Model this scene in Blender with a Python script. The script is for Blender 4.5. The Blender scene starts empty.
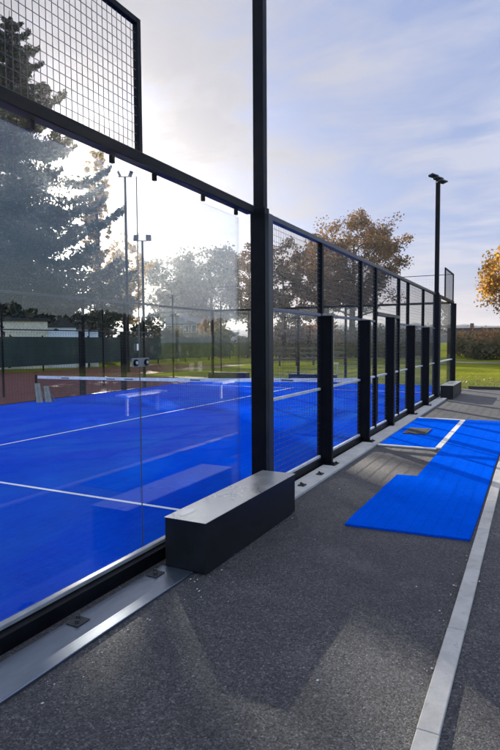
import bpy, math, random
import numpy as np
from mathutils import Vector, Matrix
PI = math.pi
rnd = random.Random(7)
sc = bpy.context.scene
COL = sc.collection

# ------------------------------------------------------------------ camera model (solved from the court's known 2 m bays)
F, YAW, PIT, ROL = 564.117, .4683, -.0589, -.0058
CAM = Vector((2.6832, -1.4915, 1.6464))
d_ = Vector((-math.sin(YAW)*math.cos(PIT), math.cos(YAW)*math.cos(PIT), math.sin(PIT)))
r_ = d_.cross(Vector((0, 0, 1))).normalized()
u_ = r_.cross(d_)
c_, s_ = math.cos(ROL), math.sin(ROL)
R2, U2 = r_*c_ + u_*s_, -r_*s_ + u_*c_
cd = bpy.data.cameras.new('camera'); cam = bpy.data.objects.new('camera', cd); COL.objects.link(cam)
M = Matrix((R2, U2, -d_)).transposed().to_4x4(); M.translation = CAM
cam.matrix_world = M
cd.sensor_fit = 'HORIZONTAL'; cd.sensor_width = 36; cd.lens = 36*F/500
cd.clip_start = .05; cd.clip_end = 3000
sc.camera = cam

GZ = -.10                                   # the asphalt lies 10 cm below the turf

def at(px, dist, py=None):
    """ground point (or height) seen in column px at a given horizontal distance from the viewer"""
    v = d_ + R2*(px-250)/F - U2*((340 if py is None else py)-375)/F
    h = math.hypot(v.x, v.y)
    p = CAM + v*(dist/h)
    return p
def height(px, py, dist): return at(px, dist, py).z

# ------------------------------------------------------------------ objects
def link(o, parent=None):
    COL.objects.link(o)
    if parent is not None: o.parent = parent
    return o
def tag(o, label=None, cat=None, group=None, kind=None):
    if label: o['label'] = label
    if cat: o['category'] = cat
    if group: o['group'] = group
    if kind: o['kind'] = kind
    return o
def thing(name, label, cat, loc=(0, 0, 0), group=None, rz=0):
    o = bpy.data.objects.new(name, None); o.location = loc; o.rotation_euler = (0, 0, rz)
    o.empty_display_size = .2
    link(o); return tag(o, label, cat, group)

class MB:
    """collects shapes in world (or local) coordinates, builds ONE mesh object"""
    def __init__(s): s.v = []; s.f = []; s.m = []; s.mi = 0; s.n = 0; s.sm = []
    def add(s, vs, fs, smooth=False):
        b = s.n
        s.v.extend([tuple(p) for p in vs]); s.n += len(vs)
        for f in fs: s.f.append(tuple(i+b for i in f)); s.m.append(s.mi); s.sm.append(smooth)
    def box(s, x0, x1, y0, y1, z0, z1):
        vs = [(x, y, z) for z in (z0, z1) for y in (y0, y1) for x in (x0, x1)]
        s.add(vs, [(0, 2, 3, 1), (4, 5, 7, 6), (0, 1, 5, 4), (2, 6, 7, 3), (0, 4, 6, 2), (1, 3, 7, 5)]); return s
    def bbox(s, x0, x1, y0, y1, z0, z1, b=.004):
        """box with chamfered edges"""
        xs, ys, zs = (x0, x1), (y0, y1), (z0, z1)
        vs = []; ix = {}
        for i in (0, 1):
            for j in (0, 1):
                for k in (0, 1):
                    sx, sy, sz = (1, -1)[i]*b, (1, -1)[j]*b, (1, -1)[k]*b
                    p = (xs[i], ys[j], zs[k])
                    for a in range(3):
                        q = [p[0]+sx, p[1]+sy, p[2]+sz]; q[a] = p[a]
                        ix[(i, j, k, a)] = len(vs); vs.append(tuple(q))
        fs = []
        def face(a, side):
            o = [t for t in range(3) if t != a]; idx = []
            for (p, q) in ((0, 0), (1, 0), (1, 1), (0, 1)):
                key = [0, 0, 0]; key[a] = side; key[o[0]] = p; key[o[1]] = q
                idx.append(ix[(key[0], key[1], key[2], a)])
            return idx
        for a in range(3):
            for side in (0, 1): fs.append(face(a, side))
        for a in range(3):
            o = [t for t in range(3) if t != a]
            for p in (0, 1):
                for q in (0, 1):
                    k0 = [0, 0, 0]; k1 = [0, 0, 0]
                    k0[o[0]] = k1[o[0]] = p; k0[o[1]] = k1[o[1]] = q; k1[a] = 1
                    fs.append([ix[(*k0, o[0])], ix[(*k1, o[0])], ix[(*k1, o[1])], ix[(*k0, o[1])]])
        for i in (0, 1):
            for j in (0, 1):
                for k in (0, 1): fs.append([ix[(i, j, k, a)] for a in range(3)])
        # consistent outward normals
        c = Vector(((x0+x1)/2, (y0+y1)/2, (z0+z1)/2)); out = []
        for f in fs:
            p = [Vector(vs[t]) for t in f]
            n = (p[1]-p[0]).cross(p[2]-p[0]); m = sum(p, Vector())/len(p)
            out.append(tuple(f) if n.dot(m-c) > 0 else tuple(reversed(f)))
        s.add(vs, out); return s
    def bar(s, a, b, r, n=4, r2=None, cap=True, smooth=False, rot=PI/4):
        a, b = Vector(a), Vector(b); r2 = r if r2 is None else r2
        w = (b-a).normalized(); t = Vector((0, 0, 1)) if abs(w.z) < .9 else Vector((1, 0, 0))
        e = w.cross(t).normalized(); g = e.cross(w)
        vs = []
        for (p, q) in ((a, r), (b, r2)):
            for i in range(n):
                an = rot + 2*PI*i/n; vs.append(p + (e*math.cos(an)+g*math.sin(an))*q)
        fs = [(i, (i+1) % n, n+(i+1) % n, n+i) for i in range(n)]
        s.add(vs, [tuple(reversed(f)) for f in fs], smooth)
        if cap: s.add(vs[:n], [tuple(range(n))]); s.add(vs[n:], [tuple(reversed(range(n)))])
        return s
    def tube(s, pts, radii, n=6):
        vs = []; pts = [Vector(p) for p in pts]
        for i, p in enumerate(pts):
            w = (pts[min(i+1, len(pts)-1)] - pts[max(i-1, 0)]).normalized()
            t = Vector((1, 0, 0)) if abs(w.x) < .8 else Vector((0, 1, 0))
            e = w.cross(t).normalized(); g = e.cross(w)
            for k in range(n):
                an = 2*PI*k/n; vs.append(p+(e*math.cos(an)+g*math.sin(an))*radii[i])
        fs = [(i*n+k, i*n+(k+1) % n, (i+1)*n+(k+1) % n, (i+1)*n+k) for i in range(len(pts)-1) for k in range(n)]
        s.add(vs, fs, True); return s
    def cyl(s, p, axis, r, h, n=16):
        p = Vector(p); s.bar(p, p+Vector(axis)*h, r, n, smooth=False); return s
    def build(s, name, mats, parent=None):
        me = bpy.data.meshes.new(name)
        off = np.array(parent_origin(parent))
        v = np.array(s.v, dtype=float).reshape(-1, 3) - off
        me.from_pydata(v.tolist(), [], s.f)
        mats = mats if isinstance(mats, (list, tuple)) else [mats]
        for m in mats: me.materials.append(m)
        if len(mats) > 1: me.polygons.foreach_set('material_index', s.m)
        if any(s.sm): me.polygons.foreach_set('use_smooth', s.sm)
        me.update()
        return link(bpy.data.objects.new(name, me), parent)
def parent_origin(p):
    o = Vector((0, 0, 0))
    while p is not None: o += p.location; p = p.parent
    return o

def copy_tree(o, parent=None):
    c = o.copy(); COL.objects.link(c)
    if parent is not None: c.parent = parent
    for ch in list(o.children): copy_tree(ch, c)
    return c

# ------------------------------------------------------------------ materials
def mat(name, base=(.5, .5, .5), rough=.6, metal=0, spec=.5, ior=1.5):
    m = bpy.data.materials.new(name); m.use_nodes = True
    b = m.node_tree.nodes['Principled BSDF']
    b.inputs['Base Color'].default_value = (*base, 1); b.inputs['Roughness'].default_value = rough
    b.inputs['Metallic'].default_value = metal; b.inputs['Specular IOR Level'].default_value = spec
    b.inputs['IOR'].default_value = ior
    return m
class NT:
    def __init__(s, m): s.t = m.node_tree; s.n = s.t.nodes; s.b = s.n.get('Principled BSDF')
    def node(s, typ, **kw):
        n = s.n.new(typ)
        for k, v in kw.items():
            if k in n.inputs: n.inputs[k].default_value = v
            else: setattr(n, k, v)
        return n
    def l(s, a, b): s.t.links.new(a, b)
    def coord(s, scale=(1, 1, 1), kind='Object'):
        tc = s.node('ShaderNodeTexCoord'); mp = s.node('ShaderNodeMapping'); mp.inputs['Scale'].default_value = scale
        s.l(tc.outputs[kind], mp.inputs[0]); return mp.outputs[0]
    def noise(s, co, scale, detail=4, rough=.6, dist=0):
        n = s.node('ShaderNodeTexNoise', Scale=scale, Detail=detail, Roughness=rough, Distortion=dist)
        s.l(co, n.inputs['Vector']); return n.outputs['Fac']
    def ramp(s, fac, stops, interp='LINEAR'):
        r = s.node('ShaderNodeValToRGB'); r.color_ramp.interpolation = interp
        el = r.color_ramp.elements
        while len(el) < len(stops): el.new(.5)
        for e, (p, c) in zip(el, stops): e.position = p; e.color = (*c, 1) if len(c) == 3 else c
        s.l(fac, r.inputs[0]); return r.outputs[0]
    def math(s, op, a, b=None, clamp=False):
        n = s.node('ShaderNodeMath', operation=op, use_clamp=clamp)
        for i, x in enumerate((a, b)):
            if x is None: continue
            if isinstance(x, (int, float)): n.inputs[i].default_value = x
            else: s.l(x, n.inputs[i])
        return n.outputs[0]
    def mix(s, fac, a, b, mode='MIX'):
        n = s.node('ShaderNodeMix', data_type='RGBA', blend_type=mode)
        for i, x in ((0, fac), (6, a), (7, b)):
            if isinstance(x, (int, float)): n.inputs[i].default_value = x
            elif isinstance(x, tuple): n.inputs[i].default_value = (*x, 1) if len(x) == 3 else x
            else: s.l(x, n.inputs[i])
        return n.outputs[2]
    def bump(s, h, strength, dist=.01):
        n = s.node('ShaderNodeBump', Strength=strength, Distance=dist); s.l(h, n.inputs['Height'])
        s.l(n.outputs[0], s.b.inputs['Normal']); return n
    def map(s, v, a, b, c=0., d=1.):
        n = s.node('ShaderNodeMapRange'); n.clamp = True
        for i, x in zip(range(1, 5), (a, b, c, d)): n.inputs[i].default_value = x
        s.l(v, n.inputs[0]); return n.outputs[0]

def painted(name, base, rough=.4, var=.12, spec=.5, ior=1.5):
    """powder coat / paint with faint dust and roughness variation"""
    m = mat(name, base, rough, 0, spec, ior); t = NT(m); co = t.coord()
    n = t.noise(co, 6, 6, .65); n2 = t.noise(co, 90, 3, .6)
    dust = tuple(min(1, c*1.5+.003) for c in base)
    t.l(t.ramp(n, [(.35, base), (.75, dust)]), t.b.inputs['Base Color'])
    t.l(t.map(n, .3, .7, rough-var/2, rough+var/2), t.b.inputs['Roughness'])
    t.bump(n2, .06, .002)
    return m
STEEL = painted('black_powder_coat', (.0015, .0016, .003), .45, .12, .11)
RAIL = painted('dark_grey_rail', (.012, .0125, .016), .36, .12, .4)
MIDRAIL = painted('sunlit_grey_rail', (.42, .42, .43), .4)  # pale because sunlight on the low rails' tops is put into the colour
WIRE = mat('black_wire', (.03, .032, .036), .4)
LAMP = painted('lamp_housing', (.03, .03, .033), .4)
LENS = mat('lamp_glass', (.02, .02, .022), .7, 0, .2)
RUBBER = painted('black_rubber', (.014, .014, .015), .85)
WHITE = painted('white_paint', (.74, .75, .76), .45)
GALV = painted('galvanised', (.34, .35, .36), .45)

# --- asphalt: coarse dark aggregate, with lighter stones and worn patches
def asphalt(name):
    m = mat(name, (.04, .04, .045), .8, 0, .5); t = NT(m); co = t.coord()
    wob = t.node('ShaderNodeTexNoise', Scale=60., Detail=3.); t.l(co, wob.inputs['Vector'])
    co2 = t.mix(.012, co, wob.outputs['Color'], 'ADD')
    vor = t.node('ShaderNodeTexVoronoi', Scale=118., Randomness=1.); t.l(co2, vor.inputs['Vector'])
    sep = t.node('ShaderNodeSeparateColor'); t.l(vor.outputs['Color'], sep.inputs[0])
    stone = t.ramp(sep.outputs[0], [(0, (.008, .0078, .010)), (.4, (.025, .024, .027)), (.78, (.056, .053, .056)), (.94, (.092, .088, .089)), (1, (.15, .145, .142))])
    big = t.noise(co, .55, 5, .62); med = t.noise(co, 3.2, 5, .6); grit = t.noise(co, 165, 4, .75); clot = t.noise(co, 30, 4, .7)
    tone = t.ramp(big, [(.28, (.66, .66, .70)), (.5, (1, 1, 1)), (.72, (1.55, 1.5, 1.44))])
    tone2 = t.ramp(med, [(.3, (.8, .8, .82)), (.65, (1.15, 1.14, 1.12))])
    c = t.mix(1., t.mix(1., stone, tone, 'MULTIPLY'), tone2, 'MULTIPLY')
    c = t.mix(1., c, t.ramp(clot, [(.3, (.62, .62, .64)), (.68, (1.3, 1.29, 1.27))]), 'MULTIPLY')
    gap = t.ramp(grit, [(.36, (.45, .45, .47)), (.6, (1.1, 1.1, 1.1))])
    c = t.mix(1., c, gap, 'MULTIPLY')
    # pale dust worn into some patches, a few damp dark stains
    dust = t.map(t.noise(co, 1.1, 6, .7, .6), .54, .76, 0, .5)
    c = t.mix(t.math('MULTIPLY', dust, t.map(med, .35, .6)), c, (.115, .11, .108))
    c = t.mix(t.map(t.noise(co, .8, 4, .6, 1.), .63, .70, 0, .45), c, (.012, .012, .014))
    t.l(c, t.b.inputs['Base Color'])
    h = t.math('ADD', t.math('MULTIPLY', vor.outputs['Distance'], -.45), t.math('MULTIPLY', sep.outputs[1], .35))
    h = t.math('ADD', h, t.math('ADD', t.math('MULTIPLY', grit, .8), t.math('MULTIPLY', clot, .7)))
    t.bump(h, 1., .0055)
    t.l(t.map(sep.outputs[2], 0, 1, .5, .85), t.b.inputs['Roughness'])
    return m
ASPHALT = asphalt('asphalt')

# --- blue turf, with brushed-in sand and sunlit sheen put into the colour
def turf(name, base, hi, sand=.55):
    m = mat(name, base, .9, 0, .0); t = NT(m); co = t.coord()
    fine = t.noise(co, 260, 3, .7); pile = t.noise(co, 34, 5, .75); med = t.noise(co, 5, 6, .7, .5)
    big = t.noise(t.coord((1, .35, 1)), .8, 5, .6, .8)
    c = t.mix(t.map(pile, .3, .7), base, hi)
    c = t.mix(t.math('MULTIPLY', t.map(big, .45, .72), sand), c, (.02, .19, .70))  # brighter azure streaks: brushed sand with its sunlit sheen painted in
    c = t.mix(t.map(med, .42, .68, 0, .28), c, tuple(x*.62 for x in base))
    c = t.mix(t.map(fine, .3, .7, 0, .5), c, tuple(x*.4 for x in base))
    # brushed sand grains between the fibres
    gr = t.noise(co, 420, 2, .8); c = t.mix(t.math('MULTIPLY', t.map(gr, .62, .72), t.map(big, .35, .6, .03, .22)), c, (.30, .32, .38))
    wv = t.node('ShaderNodeTexWave', Scale=3.0, Distortion=.6, wave_type='BANDS', bands_direction='X'); t.l(co, wv.inputs['Vector'])
    c = t.mix(t.map(wv.outputs['Fac'], .0, .04, .30, 0), c, tuple(x*.5 for x in base))
    t.l(c, t.b.inputs['Base Color']); t.bump(t.math('ADD', fine, t.math('MULTIPLY', pile, .8)), 1., .010)
    return m
TURF = turf('blue_turf', (.0002, .058, .62), (.0004, .084, .80))
MATBLUE = turf('blue_mat_turf', (.0002, .078, .64), (.0004, .115, .82), .05)

def concrete(name, base, spot=.7):
    m = mat(name, base, .85, 0, .3); t = NT(m); co = t.coord()
    n = t.noise(co, 4, 7, .7); f = t.noise(co, 120, 4, .7); st = t.noise(co, 14, 5, .65, .5)
    c = t.ramp(n, [(.28, tuple(x*.68 for x in base)), (.55, base), (.8, tuple(min(1, x*1.18) for x in base))])
    c = t.mix(t.map(st, .58, .72, 0, .45), c, tuple(x*.35 for x in base))
    c = t.mix(t.map(f, .35, .7, 0, .3), c, tuple(x*.6 for x in base))
    t.l(c, t.b.inputs['Base Color']); t.bump(f, .35, .003); return m
KERB = concrete('kerb_concrete', (.34, .325, .305))
STRIP = concrete('foundation_concrete', (.40, .385, .36))
CLAY = concrete('red_clay', (.085, .013, .010))

# --- clear glass: unrefracted thin pane, real Fresnel reflection, faint dust and ball smears
def glass(name, tint=(.955, .975, .972), f0=.047, dirt=.006):
    m = bpy.data.materials.new(name); m.use_nodes = True; t = NT(m)
    out = t.n['Material Output']; t.n.remove(t.b)
    tr = t.node('ShaderNodeBsdfTransparent'); tr.inputs[0].default_value = (*tint, 1)
    gl = t.node('ShaderNodeBsdfGlossy'); gl.inputs['Roughness'].default_value = 0; gl.inputs[0].default_value = (1, 1, 1, 1)
    lw = t.node('ShaderNodeLayerWeight'); lw.inputs[0].default_value = .5
    fr = t.math('ADD', t.math('MULTIPLY', t.math('POWER', lw.outputs['Facing'], 4.), 1-f0), f0, True)
    mx = t.node('ShaderNodeMixShader'); t.l(fr, mx.inputs[0]); t.l(tr.outputs[0], mx.inputs[1]); t.l(gl.outputs[0], mx.inputs[2])
    co = t.coord(); co2 = t.coord((1, 14, 2.4))
    sm = t.map(t.noise(co, 2.3, 6, .7, 1.2), .5, .8, dirt*.3, dirt*1.6)
    sc_ = t.map(t.noise(co2, 2.2, 5, .8, .4), .62, .76, 0, dirt*9)
    low = t.map(t.noise(co, .9, 2, .5), .5, .62, 0, 1)
    dd = t.math('ADD', sm, t.math('MULTIPLY', sc_, low), True)
    df = t.node('ShaderNodeBsdfDiffuse'); df.inputs[0].default_value = (.75, .76, .78, 1)
    tl = t.node('ShaderNodeBsdfTranslucent'); tl.inputs[0].default_value = (.75, .76, .78, 1)
    mz = t.node('ShaderNodeMixShader'); mz.inputs[0].default_value = .5; t.l(df.outputs[0], mz.inputs[1]); t.l(tl.outputs[0], mz.inputs[2])
    m2 = t.node('ShaderNodeMixShader'); t.l(dd, m2.inputs[0]); t.l(mx.outputs[0], m2.inputs[1]); t.l(mz.outputs[0], m2.inputs[2])
    t.l(m2.outputs[0], out.inputs[0]); return m
GLASS = glass('clear_glass')
GLASSFAR = glass('clear_glass_far', (.965, .98, .978), .035, .008)

def leafmat(name, cols, trans=.45):
    m = bpy.data.materials.new(name); m.use_nodes = True; t = NT(m)
    out = t.n['Material Output']; b = t.b
    g = t.node('ShaderNodeNewGeometry')
    c = t.ramp(g.outputs['Random Per Island'], [(i/max(1, len(cols)-1), c) for i, c in enumerate(cols)])
    t.l(c, b.inputs['Base Color']); b.inputs['Roughness'].default_value = .65; b.inputs['Specular IOR Level'].default_value = .25
    tl = t.node('ShaderNodeBsdfTranslucent'); t.l(c, tl.inputs[0])
    mx = t.node('ShaderNodeMixShader'); mx.inputs[0].default_value = trans
    t.l(b.outputs[0], mx.inputs[1]); t.l(tl.outputs[0], mx.inputs[2]); t.l(mx.outputs[0], out.inputs[0]); return m
L_SPRUCE = leafmat('spruce_needles', [(.010, .016, .011), (.018, .028, .016), (.03, .042, .022)], .2)
L_GOLD = leafmat('gold_leaves', [(.17, .10, .03), (.30, .17, .045), (.12, .09, .03), (.36, .22, .07)], .6)
L_OAK = leafmat('oak_brown_leaves', [(.10, .050, .018), (.165, .078, .024), (.075, .062, .02), (.21, .105, .032), (.12, .048, .018)], .5)
L_RUST = leafmat('rust_leaves', [(.05, .022, .014), (.08, .035, .02), (.035, .02, .014), (.11, .06, .03)], .4)
L_OLIVE = leafmat('olive_leaves', [(.05, .05, .022), (.08, .075, .032), (.035, .04, .02), (.11, .09, .05)], .45)
L_YELLOW = leafmat('yellow_leaves', [(.40, .21, .03), (.52, .30, .05), (.30, .14, .025), (.46, .22, .03)], .5)
L_DARK = leafmat('dark_leaves', [(.014, .02, .012), (.025, .032, .018), (.035, .042, .022)], .25)
L_BUSH = leafmat('bush_leaves', [(.10, .115, .06), (.15, .145, .075), (.17, .12, .06), (.075, .09, .045)], .5)
L_ORANGE = leafmat('orange_leaves', [(.34, .17, .065), (.24, .13, .065), (.40, .23, .09)], .55)
L_FALLEN = leafmat('fallen_leaves', [(.25, .15, .04), (.18, .09, .03), (.32, .22, .07)], .2)
BARK = concrete('bark', (.035, .028, .022))

# ------------------------------------------------------------------ trees
def quads(name, P, N, size, material, parent, nr, aspect=1.5):
    """P leaf centres (n,3), N facing directions; leaf-sized lozenges with random turn"""
    n = len(P); g = np.random.default_rng(nr)
    N = N/np.linalg.norm(N, axis=1, keepdims=True)
    a = np.cross(N, g.normal(size=(n, 3))); a /= np.linalg.norm(a, axis=1, keepdims=True)
    b = np.cross(N, a); s = size*g.uniform(.6, 1.35, (n, 1))
    V = np.stack([P - a*s*aspect/2, P - b*s*.5 + a*s*.1, P + a*s*aspect/2, P + b*s*.5 + a*s*.1], 1).reshape(-1, 3)
    me = bpy.data.meshes.new(name)
    me.vertices.add(4*n); me.vertices.foreach_set('co', V.astype(np.float32).ravel())
    me.loops.add(4*n); me.loops.foreach_set('vertex_index', np.arange(4*n, dtype=np.int32))
    me.polygons.add(n); me.polygons.foreach_set('loop_start', np.arange(0, 4*n, 4, dtype=np.int32))
    me.polygons.foreach_set('loop_total', np.full(n, 4, dtype=np.int32))
    me.materials.append(material); me.update(calc_edges=True); me.validate()
    return link(bpy.data.objects.new(name, me), parent)

def broadleaf(root, H, R, base, leafm, nleaf, size, seed, lean=0., spread=.55, limbs=9, clump=.55, flat=.85, trunk_r=None):
    g = np.random.default_rng(seed); mb = MB()
    tr = trunk_r or H*.018
    top = Vector((lean*H, 0, H*.78))
    bend = [Vector((g.normal()*H*.012, g.normal()*H*.012, 0)) for _ in range(5)]
    tp = [Vector((lean*H*t, 0, top.z*t)) + bend[i]*t for i, t in enumerate((0, .25, .5, .75, 1.))]
    mb.tube(tp, [tr*1.25, tr, tr*.8, tr*.5, tr*.16], 7)
    cz = base+(H-base)*.52; rz = (H-base)*.5
    cen = []
    for k in range(limbs):
        t = .28+.68*(k+.5)/limbs
        if top.z*t < base*.8: t = max(t, base*.85/top.z)
        i = min(3, int(t*4)); f = t*4-i; p = tp[i].lerp(tp[i+1], f)
        an = k*2.4+g.uniform(-.5, .5)
        lv = min(1, max(.0, (p.z+R*.3-base)/(H-base)))
        rr = R*(1-abs(lv-.45)**1.6*1.1)*g.uniform(.75, 1.08)
        e = Vector((math.cos(an)*rr + lean*H*.5, math.sin(an)*rr, min(H*.97, p.z+rr*spread*g.uniform(.6, 1.3))))
        m1 = p.lerp(e, .5)+Vector((g.normal(), g.normal(), g.normal()))*R*.06
        mb.tube([p, m1, e], [tr*.42*(1-t*.5), tr*.24, tr*.06], 5)
        for j in range(5):
            q = p.lerp(e, .3+.17*j)
            d = Vector((g.normal(), g.normal(), g.normal()*.6+.45)).normalized()*R*g.uniform(.22, .5)
            mb.tube([q, q+d*.55+Vector((0, 0, R*.03)), q+d], [tr*.13, tr*.08, tr*.03], 4)
            cen.append(q+d); cen.append(q+d*.6)
        cen.append(e)
    # extra clumps spread through an uneven crown
    C = [np.array(c) for c in cen]
    while len(C) < len(cen)*1.9:
        v = g.normal(size=3); v /= np.linalg.norm(v); rr = g.uniform(.55, 1)**.6
        p = np.array([v[0]*R*rr + lean*H*.6, v[1]*R*rr, cz+v[2]*rz*rr])
        if g.random() < .8: C.append(p)
    C = np.array(C); w = g.uniform(.25, 1.6, len(C)); w /= w.sum()
    idx = g.choice(len(C), nleaf, p=w)
    sg = R*clump*.32*g.uniform(.6, 1.3, (len(C), 1))
    D = g.normal(size=(nleaf, 3)); D /= np.linalg.norm(D, axis=1, keepdims=True); D *= (g.random((nleaf, 1))**.55)*1.75
    P = C[idx] + D*sg[idx]*np.array([1, 1, flat])
    P = P[P[:, 2] > base*.75]
    N = g.normal(size=(len(P), 3)) + np.array([0, 0, .5])
    mb.build('trunk', BARK, None).parent = root
    quads('crown', P, N, size, leafm, root, seed+1)

def tree(name, label, cat, px, dist, topy, wpx, leafm, nleaf, size, seed, basey=None, group=None, **kw):
    p = at(px, dist); H = height(px, topy, dist)-GZ
    R = wpx/2/F*dist*.93
    o = thing(name, label, cat, (p.x, p.y, GZ-.02), group)
    base = (height(px, basey, dist)-GZ) if basey else H*.25
    broadleaf(o, H, R, base, leafm, nleaf, size, seed, **kw)
    return o

def conifer(root, H, R, leafm, seed, per=34, size=.16, whorls=44, base=.08, trunk_r=.28, droop=.35, ragged=.25, prof=.85, hg=.13):
    g = np.random.default_rng(seed); mb = MB()
    mb.tube([(0, 0, 0), (0, 0, H*.5), (0, 0, H)], [trunk_r, trunk_r*.6, .02], 7)
    P = []; N = []
    for w in range(whorls):
        t = base+(1-base)*(w/whorls)**.92
        z = H*t; L = R*((1-t)**prof)+.2
        nb = 6 if t < .8 else 5
        off = g.uniform(0, 6.3)
        for b in range(nb):
            an = off+2*PI*b/nb+g.uniform(-.3, .3); l = L*g.uniform(1-ragged*1.6, 1+ragged)
            dx, dy = math.cos(an), math.sin(an)
            ts = np.linspace(0, 1, 6)
            zz = z - droop*l*np.sin(ts*PI*.62) + .26*l*ts**3
            pts = [(dx*l*q, dy*l*q, float(zq)) for q, zq in zip(ts, zz)]
            mb.tube([pts[0], pts[2], pts[5]], [.05*(1-t)+.012, .03*(1-t)+.01, .006], 4)
            n = int(per*(.4+l)*1.0)
            q = g.uniform(.06, 1, n)**.8
            side = g.normal(size=n)*.17*l*(1.05-q*.75)
            hang = -np.abs(g.normal(size=n))*hg*(.5+.35*l)*(1.1-q*.7)
            z0 = np.interp(q, ts, zz)
            px_ = dx*l*q - dy*side; py_ = dy*l*q + dx*side
            P.append(np.stack([px_, py_, z0+hang+g.normal(size=n)*.04], 1))
            N.append(np.stack([g.normal(size=n), g.normal(size=n), g.normal(size=n)*.8+.3], 1))
    mb.build('trunk', BARK, None).parent = root
    quads('crown', np.concatenate(P), np.concatenate(N), size, leafm, root, seed+1, 2.2)

# big spruce the sun stands behind
p = at(19, 52)
o = thing('spruce_tree', 'tall dark spruce with ragged drooping branches rising above the left mesh screen', 'tree', (p.x, p.y, GZ))
conifer(o, height(18, 12, 52)-GZ, 12.6, L_SPRUCE, 206, per=125, size=.18, whorls=26, ragged=.42, base=.17, trunk_r=.45)
tree('golden_tree', 'thinning golden-leaved tree lit by the sun, right beside the tall dark spruce', 'tree', 99, 60, 130, 26, L_GOLD, 7500, .2, 34, basey=312, clump=.5, limbs=13, spread=.6)
tree('oak_tree', 'large brown-orange oak rising above the far fence rail right of centre', 'tree', 352, 76, 213, 96, L_OAK, 26000, .19, 31, basey=312, clump=.36, limbs=15, trunk_r=.42)
tree('rust_tree', 'dark rusty tree directly right of the near lamp post', 'tree', 284, 95, 240, 54, L_RUST, 9000, .30, 41, basey=335, clump=.45)
tree('rust_tree', 'rusty brown tree crowded against the left side of the big oak', 'tree', 318, 98, 232, 46, L_RUST, 7500, .32, 42, basey=335, clump=.45)
tree('rust_tree', 'half-bare brown tree showing in the gap left of the near lamp post', 'tree', 250, 92, 246, 44, L_RUST, 6200, .30, 43, basey=330, clump=.45)
tree('olive_tree', 'tallest of the hazy olive trees seen through the second glass pane', 'tree', 212, 125, 241, 62, L_OLIVE, 8500, .42, 51, basey=325, clump=.5)
tree('olive_tree', 'hazy olive tree with a round crown behind the double floodlight pole', 'tree', 172, 130, 254, 60, L_OLIVE, 7500, .44, 52, basey=325, clump=.5)
tree('olive_tree', 'small brownish tree between the golden tree and the floodlight poles', 'tree', 126, 85, 236, 42, L_GOLD, 6000, .26, 53, basey=325, limbs=11, clump=.5)
tree('olive_tree', 'lowest hazy olive tree filling the dip left of the tallest one', 'tree', 192, 140, 268, 40, L_OLIVE, 5200, .5, 54, basey=328)
tree('maple_tree', 'bright yellow autumn maple cut off by the right edge of the photo', 'tree', 544, 47, 234, 104, L_YELLOW, 26000, .15, 61, basey=336, limbs=13, clump=.42)
# distant dark trees behind the white sheds
for i, (px, ty, w, dd, lab) in enumerate([(-14, 276, 46, 47.5, 'dark distant tree half cut off by the left edge behind the beige shed'),
        (16, 284, 36, 47, 'dark jagged tree standing over the beige flat-roofed shed'),
        (46, 295, 32, 48, 'dark distant tree over the gap between the beige shed and the white shed'),
        (72, 311, 30, 49, 'low dark tree peeking over the gabled white shed'),
        (94, 316, 30, 50, 'low rounded dark tree over the smallest white shed')]):
    tree('dark_tree', lab, 'tree', px, dd, ty, w*1.15, L_DARK, 4200, .2, 70+i, basey=336, clump=.5)
for i, (px, ty, w, dd, lm, lab) in enumerate([
        (452, 338, 34, 70, L_ORANGE, 'orange-brown shrub showing just behind the far corner post of the court'),
        (473, 341, 34, 62, L_BUSH, 'greyish green shrub in the middle of the bank beyond the lawn'),
        (497, 338, 44, 60, L_ORANGE, 'larger orange-leaved shrub below the yellow maple'),
        (485, 346, 30, 56, L_BUSH, 'low olive shrub in front of the orange one beyond the lawn'),
        (523, 341, 40, 57, L_BUSH, 'olive shrub cut off by the right edge beyond the lawn'),
        (213, 316, 26, 74, L_ORANGE, 'orange shrub in front of the pale apartment house'),
        (292, 325, 40, 56, L_RUST, 'russet hedge shrub behind the wooden rail fence, nearer the lamp post'),
        (322, 323, 34, 57, L_ORANGE, 'orange-brown shrub at the foot of the big oak'),
        (375, 330, 46, 62, L_BUSH, 'dull green shrub seen through the fence gates'),
        (412, 333, 40, 66, L_RUST, 'brown shrub seen between the last fence posts')]):
    pt = at(px, dd); H = height(px, ty, dd)-GZ; R = w/2/F*dd
    o = thing('shrub', lab, 'shrub', (pt.x, pt.y, GZ-.02))
    broadleaf(o, H, R, H*.08, lm, 2600, .2, 90+i, limbs=9, clump=.75, trunk_r=.05)

# ------------------------------------------------------------------ setting: ground
def sheet(name, x0, x1, y0, y1, z, m, t=None, kind='structure'):
    mb = MB()
    if t: mb.box(x0, x1, y0, y1, z-t, z)
    else: mb.add([(x0, y0, z), (x1, y0, z), (x1, y1, z), (x0, y1, z)], [(0, 1, 2, 3)])
    o = mb.build(name, m); o['kind'] = kind; return o
def grass_mat():
    m = mat('lawn', (.05, .08, .02), .95, 0, 0); t = NT(m); co = t.coord()
    a = t.noise(co, .25, 5, .6); b = t.noise(co, 9, 5, .7); c2 = t.noise(co, 70, 3, .7)
    c = t.ramp(a, [(.3, (.09, .105, .013)), (.55, (.175, .185, .018)), (.75, (.27, .245, .035))])
    c = t.mix(t.map(b, .35, .7, 0, .55), c, (.05, .075, .010)); c = t.mix(t.map(c2, .5, .75, 0, .3), c, (.20, .20, .04))
    t.l(c, t.b.inputs['Base Color']); t.bump(b, 1., .08); return m
LAWN = grass_mat()
sheet('ground', -1200, 1200, -900, 1500, GZ-.02, LAWN)
sheet('asphalt_path', -.02, 40, -25, 20.25, GZ, ASPHALT, .015)
sheet('clay_court', -26, -10.35, -25, 22.4, GZ+.004, CLAY, .02)

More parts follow.
